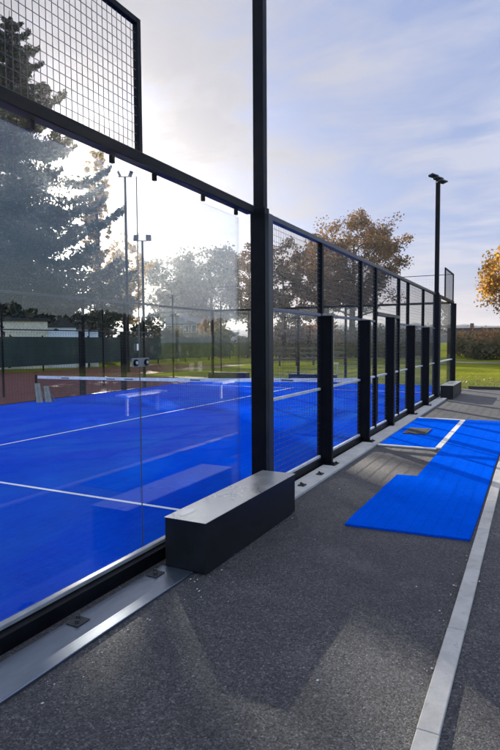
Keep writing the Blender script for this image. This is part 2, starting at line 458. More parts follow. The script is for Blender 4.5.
sheet('clay_court', -24.4, -16.5, 22.4, 36, GZ+.004, CLAY, .02)
court = MB(); court.box(-10.05, -.06, 0, 20, GZ, 0); o = court.build('court_floor', TURF); o['kind'] = 'structure'
LINE = mat('line_white', (.60, .63, .68), .8)
def line_mat():
    m = LINE; t = NT(m); co = t.coord(); n = t.noise(co, 160, 3, .7)
    t.l(t.ramp(n, [(.3, (.42, .47, .58)), (.6, (.66, .68, .72))]), t.b.inputs['Base Color'])
line_mat()
ln = MB(); z = .004
for (x0, x1, y0, y1) in [(-9.95, -.1, 3.03, 3.08), (-9.95, -.1, 16.92, 16.97), (-5.025, -4.975, 2.85, 3.03), (-5.025, -4.975, 3.08, 16.92), (-5.025, -4.975, 16.97, 17.15)]:
    ln.add([(x0, y0, z), (x1, y0, z), (x1, y1, z), (x0, y1, z)], [(0, 1, 2, 3)])
ln.build('court_lines', LINE)['kind'] = 'structure'
# kerb: concrete edging stones butted end to end, joints open by 6 mm
kb = MB(); y = -6.0; i = 0
while y < 20:
    dz = rnd.uniform(-.0015, .0015); dx = rnd.uniform(-.0015, .0015)
    kb.bbox(2.245+dx, 2.345+dx, y+.0015, y+.9985, GZ-.1, GZ+.022+dz, .004); y += 1.0
kb.build('kerb', KERB)['kind'] = 'structure'
# concrete footing strip beside the mesh fence
st = MB(); y = 3.84
for L in (1.9, 2.0, 2.05, 2.0, 2.0, 2.0, 2.05, 2.0):
    st.bbox(.072, .345, y+.002, y+L-.002, GZ-.05, GZ+.03, .005); y += L
st.build('footing_strip', STRIP)['kind'] = 'structure'
eb = MB(); eb.box(.55, 12, 20.20, 20.25, GZ, GZ+.10); eb.build('lawn_edge_strip', painted('dark_edge_strip', (.03, .026, .022), .8))['kind'] = 'structure'  # low dark strip along the near edge of the lawn

# grass blades along the near edge of the lawn
def blades():
    g = np.random.default_rng(5); n = 26000
    X = g.uniform(-.5, 14, n); Y = 20.3+np.abs(g.normal(size=n))*3.2
    h = g.uniform(.04, .11, n); an = g.uniform(0, 6.28, n); w = .006
    ax, ay = np.cos(an)*w, np.sin(an)*w; lx, ly = g.normal(size=n)*.03, g.normal(size=n)*.03
    z0 = GZ-.02
    V = np.stack([np.stack([X-ax, Y-ay, np.full(n, z0)], 1), np.stack([X+ax, Y+ay, np.full(n, z0)], 1), np.stack([X+lx, Y+ly, z0+h], 1)], 1).reshape(-1, 3)
    me = bpy.data.meshes.new('grass'); me.vertices.add(3*n); me.vertices.foreach_set('co', V.astype(np.float32).ravel())
    me.loops.add(3*n); me.loops.foreach_set('vertex_index', np.arange(3*n, dtype=np.int32))
    me.polygons.add(n); me.polygons.foreach_set('loop_start', np.arange(0, 3*n, 3, dtype=np.int32)); me.polygons.foreach_set('loop_total', np.full(n, 3, dtype=np.int32))
    me.materials.append(leafmat('grass_blades', [(.07, .10, .022), (.11, .14, .03), (.17, .17, .05)], .4)); me.update(calc_edges=True)
    o = link(bpy.data.objects.new('grass', me)); o['kind'] = 'stuff'; tag(o, 'short green grass at the near edge of the lawn', 'grass')
blades()
def fallen():
    g = np.random.default_rng(8); n = 900
    P = np.stack([g.uniform(-1, 14, n), 20.4+np.abs(g.normal(size=n))*6, np.full(n, GZ+.03)], 1)
    N = g.normal(size=(n, 3))*.35+np.array([0, 0, 1])
    o = quads('fallen_leaves', P, N, .09, L_FALLEN, None, 9, 1.3); o['kind'] = 'stuff'; tag(o, 'yellow and brown leaves scattered on the lawn', 'leaves')
fallen()

def pebbles():
    g = np.random.default_rng(17); mb = MB()
    for i in range(90):
        if g.random() < .55: x, y = g.uniform(.44, .62) if g.random() < .5 else g.uniform(2.14, 2.24), g.uniform(-.5, 3.4)
        else: x, y = g.uniform(.5, 3.5), g.uniform(-.5, 6)
        r = g.uniform(.003, .009); a = g.uniform(0, 6)
        vs = []
        for (u, v, w) in ((1, 0, 0), (0, 1, 0), (-1, 0, 0), (0, -1, 0), (0, 0, .8), (0, 0, -.5)):
            q = g.uniform(.75, 1.25); vs.append((x+(u*math.cos(a)-v*math.sin(a))*r*q, y+(u*math.sin(a)+v*math.cos(a))*r*q*1.3, GZ+r*.45+w*r*q))
        mb.add(vs, [(0, 1, 4), (1, 2, 4), (2, 3, 4), (3, 0, 4), (1, 0, 5), (2, 1, 5), (3, 2, 5), (0, 3, 5)])
    o = mb.build('gravel', concrete('pale_grit', (.42, .41, .39))); o['kind'] = 'stuff'; tag(o, 'loose pale grit scattered along the steel strip and the kerb', 'gravel')
pebbles()

# ------------------------------------------------------------------ padel court enclosure
def grid_x(mb, X, y0, y1, z0, z1, sy=.05, sz=.066, r=.0017):
    """welded wire mesh in a plane of constant X"""
    ny = max(1, round((y1-y0)/sy)); nz = max(1, round((z1-z0)/sz))
    for i in range(1, ny):
        y = y0+(y1-y0)*i/ny; mb.bar((X, y, z0), (X, y, z1), r*1.414, 4, cap=False)
    for k in range(1, nz):
        z = z0+(z1-z0)*k/nz; mb.bar((X+.0045, y0, z), (X+.0045, y1, z), r*1.414, 4, cap=False)
def grid_y(mb, Yp, x0, x1, z0, z1, sx=.05, sz=.066, r=.0014):
    nx = max(1, round((x1-x0)/sx)); nz = max(1, round((z1-z0)/sz))
    for i in range(1, nx):
        x = x0+(x1-x0)*i/nx; mb.bar((x, Yp, z0), (x, Yp, z1), r*1.414, 4, cap=False)
    for k in range(1, nz):
        z = z0+(z1-z0)*k/nz; mb.bar((x0, Yp+.0045, z), (x1, Yp+.0045, z), r*1.414, 4, cap=False)

# --- near glass corner (Y 0..4)
gw = thing('glass_wall', 'tall clear glass corner of the court under a heavy black top rail at left', 'glass wall', (0, 0, 0))
mb = MB().bbox(-.037, -.025, .02, 1.992, .045, 2.90, .001); mb.build('glass_pane', GLASS, gw)
mb = MB().bbox(-.037, -.025, 1.998, 3.64, .045, 2.90, .001); mb.build('glass_pane', GLASS, gw)
mb = MB().bbox(-.05, .04, 0, 3.855, 2.975, 3.06, .006); mb.build('top_rail', STEEL, gw)
mb = MB().bbox(-.055, -.008, 0, 3.85, .004, .034, .004); mb.build('sill_channel', painted('sill_grey', (.17, .175, .18), .45), gw)
mb = MB().bbox(-.055, .05, 0, 3.85, GZ, .0, .003); mb.build('base_beam', STEEL, gw)
for y in (.30, 1.0, 1.72, 2.22, 2.95, 3.58):
    mb = MB().bbox(-.046, -.014, y-.017, y+.017, 2.918, 2.9745, .004).cyl((-.014, y, 2.938), (1, 0, 0), .007, .005, 10); mb.build('clip', STEEL, gw)
mb = MB().bbox(-.025, -.019, 1.89, 2.10, 1.458, 1.526, .002)
o = mb.build('joint_plate', painted('plate_grey', (.15, .155, .16), .4), gw)
for y in (1.93, 2.06):
    MB().cyl((-.019, y, 1.492), (1, 0, 0), .025, .012, 20).build('bolt_disc', STEEL, o)
    MB().cyl((-.007, y, 1.492), (1, 0, 0), .013, .006, 12).build('bolt', GALV, o)
mb = MB().bbox(-.0245, -.022, 1.955, 1.975, 1.585, 1.635, .001); mb.build('sticker', WHITE, gw)
MB().bbox(-.035, -.027, 1.9925, 1.9975, .05, 2.895, .0005).build('joint_seal', mat('seal', (.05, .06, .06), .5), gw)
# --- welded mesh screen on top (4 m high corner)
ms = thing('mesh_screen', 'square black mesh screen in a frame standing on the top rail at upper left', 'mesh screen', (0, 0, 3.061))
mb = MB().bbox(-.022, .022, 1.965, 2.01, 3.061, 4.03, .003).bbox(-.022, .022, .0, 1.964, 3.985, 4.03, .003).bbox(-.022, .022, 0, .045, 3.061, 3.984, .003)
mb.build('frame', STEEL, ms)
mb = MB(); grid_x(mb, 0, .045, 1.965, 3.061, 3.985); mb.build('wire_mesh', WIRE, ms)

# --- floodlight masts
def lamp_head(parent, x, y, z, yaw, tilt=.35):
    mb = MB(); w, h, t = .16, .09, .016
    Rm = Matrix.Rotation(yaw, 3, 'Z') @ Matrix.Rotation(tilt, 3, 'X')
    def put(x0, x1, y0, y1, z0, z1):
        b = MB().bbox(x0, x1, y0, y1, z0, z1, .006); return [Vector((x, y, z)) + Rm @ Vector(v) for v in b.v], b.f
    vs, fs = put(-w, w, -h, h, -t, t); mb.add(vs, fs)
    for k in range(7):
        vs, fs = put(-w*.9+k*w*.3-.008, -w*.9+k*w*.3+.008, -h*.9, h*.9, t, t+.014); mb.add(vs, fs)
    o = mb.build('lamp_head', LAMP, parent)
    b2 = MB(); vs, fs = put(-w*.88, w*.88, -h*.85, h*.85, -t-.004, -t+.002); b2.add(vs, fs); b2.build('lens', LENS, o)
def mast(Yc, label, H=6.35):
    m = thing('floodlight_mast', label, 'floodlight mast', (0, Yc, GZ))
    y0, y1 = Yc-.065, Yc+.055
    mb = MB().bbox(-.05, .12, y0, y1, .0, 3.06, .006); mb.build('post', STEEL, m)
    mb = MB().bbox(.1205, .165, y0+.005, y1-.005, .0, 2.99, .004); mb.build('stiffener', RAIL, m)
    mb = MB().bbox(-.02, .10, Yc-.05, Yc+.05, 3.061, H, .005); mb.build('pole', STEEL, m)
    mb = MB().bbox(-.20, .28, Yc-.14, Yc+.12, GZ, GZ+.012, .003); mb.build('foot_plate', STEEL, m)
    mb = MB().bar((-.16, Yc, H+.12), (.22, Yc, H-.12), .022).bar((.04, Yc-.3, H+.02), (.04, Yc+.3, H+.02), .03)
    mb.build('cross_arm', STEEL, m)
    for (dx, dz) in ((-.14, .12), (.0, .02), (.12, -.08)): lamp_head(m, .04+dx, Yc, H+dz, PI/2-.4, -.22)
    MB().bbox(-.054, -.0505, Yc-.03, Yc+.03, 1.38, 1.44, .001).bbox(-.075, -.054, Yc-.018, Yc+.018, 1.395, 1.425, .002).build('latch', STEEL, m)
    return m
mast(4., 'nearest black lamp post rising out of the top of the picture beside the glass')
mast(16., 'slim black floodlight mast with its lamps in view above the far end of the fence')

# --- side fence between the masts
fe = thing('mesh_fence', 'long black mesh fence of finned posts running between the two lamp posts', 'fence', (0, 4.06, 0))
TH = .034
for y in (6, 8, 12, 14):
    mb = MB().bbox(-.035, .035, y-TH, y+TH, 2.032, 2.99, .004)
    mb.bbox(-.035, .035, y-TH, y+TH, GZ, 2.0, .004); mb.build('post', STEEL, fe)
    mb = MB().bbox(.0355, .178, y-TH, y+TH, GZ+.032, 2.0, .004)
    for zb in (.25, 1.0, 1.78): mb.cyl((.10, y-TH, zb), (0, -1, 0), .011, .008, 6)
    mb.build('fin', STEEL, fe)
    mb = MB().bbox(-.02, .25, y-.10, y+.10, GZ+.0305, GZ+.040, .002)
    for (bx, by) in ((.215, -.06), (.215, .06)): mb.cyl((bx, y+by, GZ+.04), (0, 0, 1), .012, .018, 6)
    mb.build('foot_plate', STEEL, fe)
for y in (9, 11):
    mb = MB().bbox(-.035, .035, y-TH, y+TH, GZ, 2.99, .004); mb.build('post', STEEL, fe)
mb = MB().bbox(-.03, .15, 9.93, 10.06, GZ, 2.12, .005); mb.build('gate_post', STEEL, fe)
mb = MB().bbox(-.036, .046, 9.035, 10.965, 2.12, 2.19, .004); mb.build('gate_lintel', RAIL, fe)
mb = MB().bbox(-.038, .038, 4.06, 15.93, 2.992, 3.055, .005); mb.build('top_rail', RAIL, fe)
def rail(mb, y0, y1, z, m=.017): mb.bbox(-.018, .018, y0, y1, z-m, z+m, .003)
UPRAIL = painted('shaded_grey_rail', (.10, .10, .11), .42)  # darker copy for the upper rails: their shaded underside is in the colour
SEG = [(4.06, 5.965), (6.035, 7.965), (8.035, 8.965), (9.035, 9.925), (10.065, 10.965), (11.035, 11.965), (12.035, 13.965), (14.035, 15.93)]
for (a, b) in SEG:
    gate = 9 < a < 11
    mb = MB(); rail(mb, a, b, .98); mb.build('middle_rail', MIDRAIL, fe)
    if not gate:
        mb = MB(); rail(mb, a, b, 2.012, .02); mb.build('upper_rail', UPRAIL, fe)
    mb = MB(); mb.bbox(-.02, .02, a, b, .012, .045, .003); mb.build('bottom_rail', MIDRAIL, fe)
    mb = MB()
    grid_x(mb, 0, a, b, .045, .963); grid_x(mb, 0, a, b, .997, 1.99 if not gate else 2.12)
    mb.build('wire_mesh', WIRE, fe)
for y in (4.72, 5.35):
    MB().bbox(.19, .27, y-.05, y+.05, GZ+.0305, GZ+.042, .002).cyl((.21, y+.02, GZ+.042), (0, 0, 1), .013, .02, 6).cyl((.245, y-.02, GZ+.042), (0, 0, 1), .013, .02, 6).build('anchor', RUBBER, fe)
for (a, b) in [(4.06, 5.965), (6.035, 7.965), (8.035, 8.965), (9.035, 10.965), (11.035, 11.965), (12.035, 13.965), (14.035, 15.93)]:
    mb = MB(); grid_x(mb, 0, a, b, 2.19 if a == 9.035 else 2.034, 2.99); mb.build('wire_mesh', WIRE, fe)
mb = MB().bbox(-.06, .05, 3.86, 16.2, GZ, .010, .004); mb.build('base_beam', STEEL, fe)

# --- far glass corner (Y 16..20) with its mesh screen
g2 = thing('glass_wall', 'far glass corner of the court past the slim floodlight mast', 'glass wall', (0, 16.06, 0))
MB().bbox(-.037, -.025, 16.10, 18.0, .045, 2.92, .001).build('glass_pane', GLASSFAR, g2)
MB().bbox(-.037, -.025, 18.006, 19.9, .045, 2.92, .001).build('glass_pane', GLASSFAR, g2)
MB().bbox(-.05, .04, 16.062, 20.06, 2.975, 3.06, .005).build('top_rail', STEEL, g2)
MB().bbox(-.055, .05, 16.21, 20.0, GZ, .0, .003).build('base_beam', STEEL, g2)
MB().bbox(-.06, .12, 19.94, 20.06, GZ, 2.974, .005).build('corner_post', STEEL, g2)
MB().bbox(-.02, .02, 16.07, 19.93, .96, .995, .003).build('middle_rail', MIDRAIL, g2)
ms2 = thing('mesh_screen', 'small framed mesh screen standing on the rail at the far corner', 'mesh screen', (0, 18, 3.061))
MB().bbox(-.022, .022, 17.99, 18.035, 3.061, 4.03, .003).bbox(-.022, .022, 18.036, 20.0, 3.985, 4.03, .003).bbox(-.022, .022, 20.0, 20.045, 3.061, 4.03, .003).build('frame', STEEL, ms2)
mb = MB(); grid_x(mb, 0, 18.035, 20.0, 3.061, 3.985); mb.build('wire_mesh', WIRE, ms2)

# --- end wall (Y = 20)
ew = thing('glass_wall', 'glass end wall of the court beyond the net, with mesh above it', 'glass wall', (-5, 20, 0))
for k in range(5):
    MB().bbox(-10+2*k+.004, -8+2*k-.004 if k < 4 else -.07, 20.0, 20.012, .045, 2.95, .001).build('glass_pane', GLASSFAR, ew)
for x in (-8, -6, -4, -2):
    MB().bbox(x-.035, x+.035, 20.03, 20.16, GZ, 2.96, .004).build('post', STEEL, ew)
MB().bbox(-10.04, -.055, 19.97, 20.05, 2.965, 3.045, .005).build('top_rail', STEEL, ew)
MB().bbox(-10.04, -.03, 19.99, 20.01, 4.005, 4.027, .003).build('screen_rail', STEEL, ew)
MB().bbox(-10.04, -.065, 20.0, 20.1, GZ, .0, .004).build('base_beam', STEEL, ew)
mb = MB(); grid_y(mb, 20.0, -10.0, -.03, 3.046, 3.985, .1, .1, .0007); mb.build('wire_mesh', WIRE, ew)
# --- far side (X = -10)
fs = thing('mesh_fence', 'far side fence of the court behind the net, seen through the glass', 'fence', (-10, 10, 0))
for y in (6, 8, 12, 14):
    MB().bbox(-10.035, -9.965, y-TH, y+TH, GZ, 2.99, .004).build('post', STEEL, fs)
    MB().bbox(-10.178, -10.0355, y-TH, y+TH, GZ, 2.0, .004).build('fin', STEEL, fs)
MB().bbox(-10.038, -9.962, 4.06, 15.93, 2.992, 3.055, .005).build('top_rail', RAIL, fs)
MB().bbox(-10.018, -9.982, 4.06, 15.93, 1.995, 2.03, .003).build('upper_rail', RAIL, fs)
MB().bbox(-10.05, -9.96, 4.06, 15.93, GZ, .012, .003).build('base_beam', STEEL, fs)
for (a, b) in [(4.06, 5.965), (6.035, 7.965), (8.035, 11.965), (12.035, 13.965), (14.035, 15.93)]:
    mb = MB(); grid_x(mb, -10, a, b, .02, 1.99, .1, .1, .0015); mb.build('wire_mesh', WIRE, fs)
g3 = thing('glass_wall', 'far left glass corner of the court behind the double floodlight pole', 'glass wall', (-10, 18, 0))
MB().bbox(-9.99, -9.978, 16.10, 18.0, .03, 2.92, .001).build('glass_pane', GLASSFAR, g3)
MB().bbox(-9.99, -9.978, 18.006, 19.96, .03, 2.92, .001).build('glass_pane', GLASSFAR, g3)
MB().bbox(-10.04, -9.96, 16.062, 19.965, 2.965, 3.05, .005).build('top_rail', STEEL, g3)
MB().bbox(-10.08, -9.96, 19.94, 19.999, GZ, 2.96, .005).build('corner_post', STEEL, g3)

# --- other floodlight poles seen through the glass
GREYLAMP = painted('grey_lamp', (.20, .20, .20), .5)
def lamp_pole(px, dist, topy, label, facing, big, rad):
    p = at(px, dist); H = height(px, topy, dist)
    m = thing('floodlight_pole', label, 'floodlight pole', (p.x, p.y, GZ))
    MB().bar((p.x, p.y, GZ), (p.x, p.y, H), rad*1.2, 10, rad*.8, smooth=True).build('pole', STEEL, m)
    e = Vector((R2.x, R2.y, 0)).normalized()*.55*big
    MB().bar((p.x-e.x*1.2, p.y-e.y*1.2, H), (p.x+e.x*1.2, p.y+e.y*1.2, H), .05*big).build('cross_arm', STEEL, m)
    for sgn in (-1, 1):
        q = Vector((p.x, p.y, H+.26*big)) + e*sgn
        nrm = Vector((-d_.x, -d_.y, 0)).normalized()
        if facing == 'us': dirn = (nrm + Vector((0, 0, .15)) + e.normalized()*(.25*sgn)).normalized()
        else: dirn = (nrm*.4 + Vector((0, 0, -.55)) + e.normalized()*sgn*1.0).normalized()
        w = dirn.cross(Vector((0, 0, 1))).normalized(); h = w.cross(dirn)
        b = MB().bbox(-.26*big, .26*big, -.05*big, .05*big, -.30*big, .30*big, .02)
        hd = MB(); hd.add([q + w*v[0] + dirn*v[1] + h*v[2] for v in b.v], b.f)
        o = hd.build('lamp_head', GREYLAMP if facing == 'us' else LAMP, m)
        b = MB().box(-.22*big, .22*big, .052*big, .058*big, -.26*big, .26*big)
        l2 = MB(); l2.add([q + w*v[0] + dirn*v[1] + h*v[2] for v in b.v], b.f); l2.build('lens', LENS, o)
lamp_pole(144, 21.6, 241, 'shorter pole with two square floodlights facing the court, through second glass pane', 'us', .42, .05)
lamp_pole(128, 34, 177, 'taller thin pole with two spread floodlights beside the glass joint', 'out', .6, .085)

# --- ballast boxes
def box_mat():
    m = mat('box_lid_sheen', (.3, .3, .3), .30, .75); t = NT(m); co = t.coord()  # pale tone on a black box: sky sheen put into the lid colour
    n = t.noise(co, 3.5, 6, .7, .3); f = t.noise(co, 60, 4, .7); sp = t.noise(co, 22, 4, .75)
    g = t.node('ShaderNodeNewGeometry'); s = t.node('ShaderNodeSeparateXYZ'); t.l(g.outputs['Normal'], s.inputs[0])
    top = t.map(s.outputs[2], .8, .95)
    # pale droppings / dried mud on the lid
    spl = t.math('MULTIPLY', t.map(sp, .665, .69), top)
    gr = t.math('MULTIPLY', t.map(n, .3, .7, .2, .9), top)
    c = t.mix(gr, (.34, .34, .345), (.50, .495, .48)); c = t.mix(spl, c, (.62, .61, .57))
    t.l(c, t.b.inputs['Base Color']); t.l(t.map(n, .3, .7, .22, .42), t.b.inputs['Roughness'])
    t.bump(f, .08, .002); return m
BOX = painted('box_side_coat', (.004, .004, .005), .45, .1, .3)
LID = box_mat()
def ballast(x0, x1, y0, y1, z1, label, z0=GZ):
    o = thing('ballast_box', label, 'ballast box', ((x0+x1)/2, (y0+y1)/2, z0))
    MB().bbox(x0+.004, x1-.004, y0+.004, y1-.004, z0+.012, z1-.004, .004).build('box_body', BOX, o)
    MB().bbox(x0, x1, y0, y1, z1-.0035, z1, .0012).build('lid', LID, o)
    return o
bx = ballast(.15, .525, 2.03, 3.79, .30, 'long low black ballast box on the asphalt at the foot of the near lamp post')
# splat of dried dirt on its lid
mb = MB(); g = random.Random(3); cx, cy = .24, 2.22
pts = [(cx+math.cos(a)*.045*g.uniform(.75, 1.2), cy+math.sin(a)*.10*g.uniform(.7, 1.2), .3012) for a in [i*2*PI/18 for i in range(18)]]
mb.add(pts, [tuple(range(18))]); mb.build('dried_splash', mat('dried_splash', (.52, .51, .48), .8), bx)
ballast(.15, .525, 16.2, 18.3, .30, 'small dark ballast box at the far end beside the slim floodlight mast')
ballast(-6.5, -4.5, 20.2, 20.6, .30, 'low dark ballast box behind the end wall, nearer the lamp post', GZ)
ballast(-10.4, -8.5, 20.2, 20.6, .30, 'low dark ballast box behind the end wall, seen through the glass pane', GZ)

# --- steel base plate outside the near glass
def plate_mat():
    m = mat('steel_plate', (.12, .14, .18), .36, .9); t = NT(m); co = t.coord((4, 1, 1)); n = t.noise(co, 2.5, 6, .65); f = t.noise(t.coord(), 35, 5, .7)
    t.l(t.ramp(n, [(.3, (.13, .155, .205)), (.7, (.19, .22, .28))]), t.b.inputs['Base Color']); t.l(t.map(f, .3, .7, .28, .40), t.b.inputs['Roughness'])
    return m
pl = thing('base_plate', 'long flat steel strip bolted down along the foot of the near glass', 'steel strip', (.27, 0, GZ))
MB().bbox(.125, .415, -2.5, 2.028, GZ, GZ+.018, .003).build('strip', plate_mat(), pl)
for y in (.36, 1.06, 1.86):
    MB().bbox(.14, .235, y-.055, y+.055, GZ+.0185, GZ+.026, .002).cyl((.17, y+.02, GZ+.026), (0, 0, 1), .014, .022, 6).cyl((.205, y-.025, GZ+.026), (0, 0, 1), .014, .022, 6).build('anchor', RUBBER, pl)
for i, y in enumerate((4.75, 5.5)):
    pass

# --- padel net
nt = thing('padel_net', 'net strung across the blue court with a broad white top band', 'net', (-5, 10, 0))
N_ = 24
def net_z(x):                                            # sags towards the far post
    t = (x+.25)/(-9.7); return .885 - .165*t - .035*math.sin(t*PI)
xs = [-.3+(-9.55)*i/N_ for i in range(N_+1)]
tb = MB(); nm = MB()
for i in range(N_):
    a, b = xs[i], xs[i+1]; za, zb = net_z(a), net_z(b); w = .078
    vs = [(a, 9.985, za-w), (a, 10.015, za-w), (a, 10.012, za), (a, 9.988, za), (b, 9.985, zb-w), (b, 10.015, zb-w), (b, 10.012, zb), (b, 9.988, zb)]
    tb.add(vs, [(0, 3, 7, 4), (1, 5, 6, 2), (3, 2, 6, 7), (0, 4, 5, 1)])
for i in range(int(9.55/.06)):
    x = -.3-i*.06; nm.bar((x, 10, .02), (x, 10, net_z(x)-.07), .0018*1.4, 4, cap=False)
for k in range(12):
    nm.bar((-.3, 10.003, .03+k*.06), (-9.85, 10.003, .03+k*.055), .0018*1.4, 4, cap=False)
TAPE = painted('net_tape', (.62, .63, .66), .7)
PRINT = mat('tape_print', (.05, .055, .07), .7); tape = tb.build('tape', TAPE, nt); nm.build('net_mesh', mat('net_cord', (.012, .012, .014), .8), nt)
for x in (-2.2, -4.6, -6.6, -7.2, -8.8):
    z = net_z(x); MB().box(x-.14, x+.14, 9.979, 9.983, z-.055, z-.03).build('printed_mark', PRINT, tape)
for x in (-.22, -9.92):
    MB().cyl((x, 10, 0), (0, 0, 1), .035, net_z(x)+.03, 14).build('net_post', STEEL, nt)

# ------------------------------------------------------------------ turf mats on the asphalt
def slab(mb, poly, z0, z1, bevel=.0):
    n = len(poly); vs = [(x, y, z0) for x, y in poly] + [(x, y, z1) for x, y in poly]
    mb.add(vs, [tuple(range(n, 2*n)), tuple(reversed(range(n)))] + [(i, (i+1) % n, n+(i+1) % n, n+i) for i in range(n)])
def wavy(a, b, n, amp, seed):
    g = random.Random(seed); out = []
    for i in range(n):
        t = i/n; out.append((a[0]+(b[0]-a[0])*t+g.uniform(-amp, amp), a[1]+(b[1]-a[1])*t+g.uniform(-amp, amp)))
    return out
corners = [(1.10, 3.60), (2.215, 3.66), (2.225, 11.62), (1.37, 11.55), (1.37, 5.84), (1.115, 5.80)]
poly = []
for i, a in enumerate(corners): poly += wavy(a, corners[(i+1) % len(corners)], 10, .006, i)
mb = MB(); slab(mb, poly, GZ+.002, GZ+.022)
tag(mb.build('turf_mat', MATBLUE), 'large L-shaped blue turf mat laid on the asphalt against the kerb', 'mat')
corners = [(.37, 7.93), (1.262, 7.90), (1.262, 11.38), (.36, 11.42)]
poly = []
for i, a in enumerate(corners): poly += wavy(a, corners[(i+1) % 4], 8, .004, 20+i)
mb = MB(); slab(mb, poly, GZ+.002, GZ+.022)
tag(mb.build('turf_mat', MATBLUE), 'smaller square blue turf mat in front of the fence gates', 'mat')
EDGE = concrete('pale_edging', (.58, .57, .54))
def edging(x0, x1, y0, y1, label, z1=.028):
    o = MB().bbox(x0, x1, y0, y1, GZ+.002, GZ+z1, .004).build('edging_strip', EDGE); tag(o, label, 'edging strip')
edging(1.268, 1.362, 7.92, 11.5, 'white strip running lengthwise between the two blue turf mats', .026)
edging(.36, 1.30, 7.80, 7.86, 'pale strip across the near edge of the smaller blue mat')
edging(.36, 1.262, 11.44, 11.52, 'pale strip across the far edge of the smaller blue mat')
mb = MB().bbox(0.50, .92, 9.10, 9.82, GZ+.0225, GZ+.038, .006)
for i in range(9): mb.box(.53+i*.04, .55+i*.04, 9.14, 9.78, GZ+.038, GZ+.042)
tag(mb.build('door_mat', RUBBER), 'black rubber doormat lying on the smaller blue mat by the gates', 'doormat')

# ------------------------------------------------------------------ tennis side behind the court
cf = thing('chain_link_fence', 'tall chain-link fence with thin dark posts along the red clay behind the court', 'fence', (-12.6, 16, GZ))
FX = -12.6; FZ = 3.86
posts = [(at(px, 1).x-CAM.x, at(px, 1).y-CAM.y) for px in (2, 103, 173, 221)]
py_ = []
for (vx, vy) in posts: py_.append(CAM.y + vy*(FX-CAM.x)/vx)
py_ += [py_[-1]+5.4, py_[-1]+10.8]
for y in [py_[0]-5.2]+py_:
    MB().bar((FX, y, GZ), (FX, y, FZ), .04, 8, smooth=True).bar((FX, y-.16, FZ-.16), (FX, y+.02, FZ-.16), .03).build('post', STEEL, cf)
ya, yb = py_[0]-5.2, py_[-1]
mb = MB()
for z in (FZ-.05, 2.0, GZ+.06): mb.bar((FX, ya, z), (FX, yb, z), .006 if z > .5 else .005, 4)
mb.build('tension_wire', WIRE, cf)
mb = MB(); s = .14; k = ya-FZ
while k < yb:
    for sg in (1, -1):
        p0 = (k, GZ) if sg == 1 else (k, FZ-.05); L = FZ-.05-GZ
        a = [k, GZ if sg == 1 else FZ-.05]; b = [k+L, FZ-.05 if sg == 1 else GZ]
        if b[0] > ya and a[0] < yb:
            if a[0] < ya: t = ya-a[0]; a = [ya, a[1]+sg*t]
            if b[0] > yb: t = b[0]-yb; b = [yb, b[1]-sg*t]
            mb.bar((FX+sg*.002, a[0], a[1]), (FX+sg*.002, b[0], b[1]), .0016, 3, cap=False)
    k += s
mb.build('chain_mesh', WIRE, cf)
# green windscreen fence at the far side of the clay
wp = thing('windscreen_fence', 'low fence hung with dark green windscreen cloth beyond the red clay', 'fence', (-24.5, 25, GZ))
def cloth_mat():
    m = mat('green_cloth', (.010, .030, .020), .9); t = NT(m); co = t.coord((1, 1, .3)); n = t.noise(co, .9, 5, .6); f = t.noise(t.coord(), 30, 3, .7)
    c = t.ramp(n, [(.3, (.006, .018, .013)), (.7, (.018, .048, .032))]); t.l(t.mix(t.map(f, .4, .7, 0, .4), c, (.01, .02, .015)), t.b.inputs['Base Color']); return m
wx = -24.5
vs = []; fsx = []; n = 160
for i in range(n+1):
    y = 8+44*i/n; off = .05*math.sin(y*2.3)+.03*math.sin(y*5.1)
    vs += [(wx+off, y, .25), (wx+off*.3, y, 2.02)]
mb = MB(); mb.add(vs, [(2*i, 2*i+2, 2*i+3, 2*i+1) for i in range(n)], True)
mb.add([(v[0]-.02, v[1], v[2]) for v in vs], [(2*i, 2*i+1, 2*i+3, 2*i+2) for i in range(n)], True); mb.build('windscreen', cloth_mat(), wp)
for i in range(12): MB().bar((wx-.12, 8+4*i, GZ), (wx-.12, 8+4*i, 2.1), .05, 8).build('post', STEEL, wp)
# two pale boards for unidentified shapes at the far edge of the blue court
BOARDPALE = painted('pale_wood', (.20, .20, .155), .6)
for i, (px, lab) in enumerate([(38, 'pale slanted board leaning at the far edge of the blue court, left of a pair'), (47, 'pale slanted board leaning at the far edge of the blue court, right of a pair')]):
    q = at(px, 16.6); b = MB()
    z0 = GZ+.004; w = .09; e = Vector((R2.x, R2.y, 0)).normalized()
    o = thing('leaning_board', lab, 'board', (q.x, q.y, z0))
    a = Vector((q.x, q.y, z0)); top = a - e*.16 + Vector((0, .12, .62-.08*i))
    for (u0, u1) in ((-w, -w*.1), (w*.1, w)):
        vs = [a+e*u0, a+e*u1, top+e*u1*.7, top+e*u0*.7]; vs += [v+Vector((0, .025, 0)) for v in vs]
        b.add(vs, [(0, 1, 2, 3), (7, 6, 5, 4), (0, 4, 5, 1), (1, 5, 6, 2), (2, 6, 7, 3), (3, 7, 4, 0)])
    b.build('board', BOARDPALE, o)
    MB().bar(a+Vector((0, .32, 0)), top+Vector((0, .03, -.04)), .014).build('prop', BOARDPALE, o)

# ------------------------------------------------------------------ beyond the court
WOOD = painted('grey_wood', (.05, .043, .038), .8)
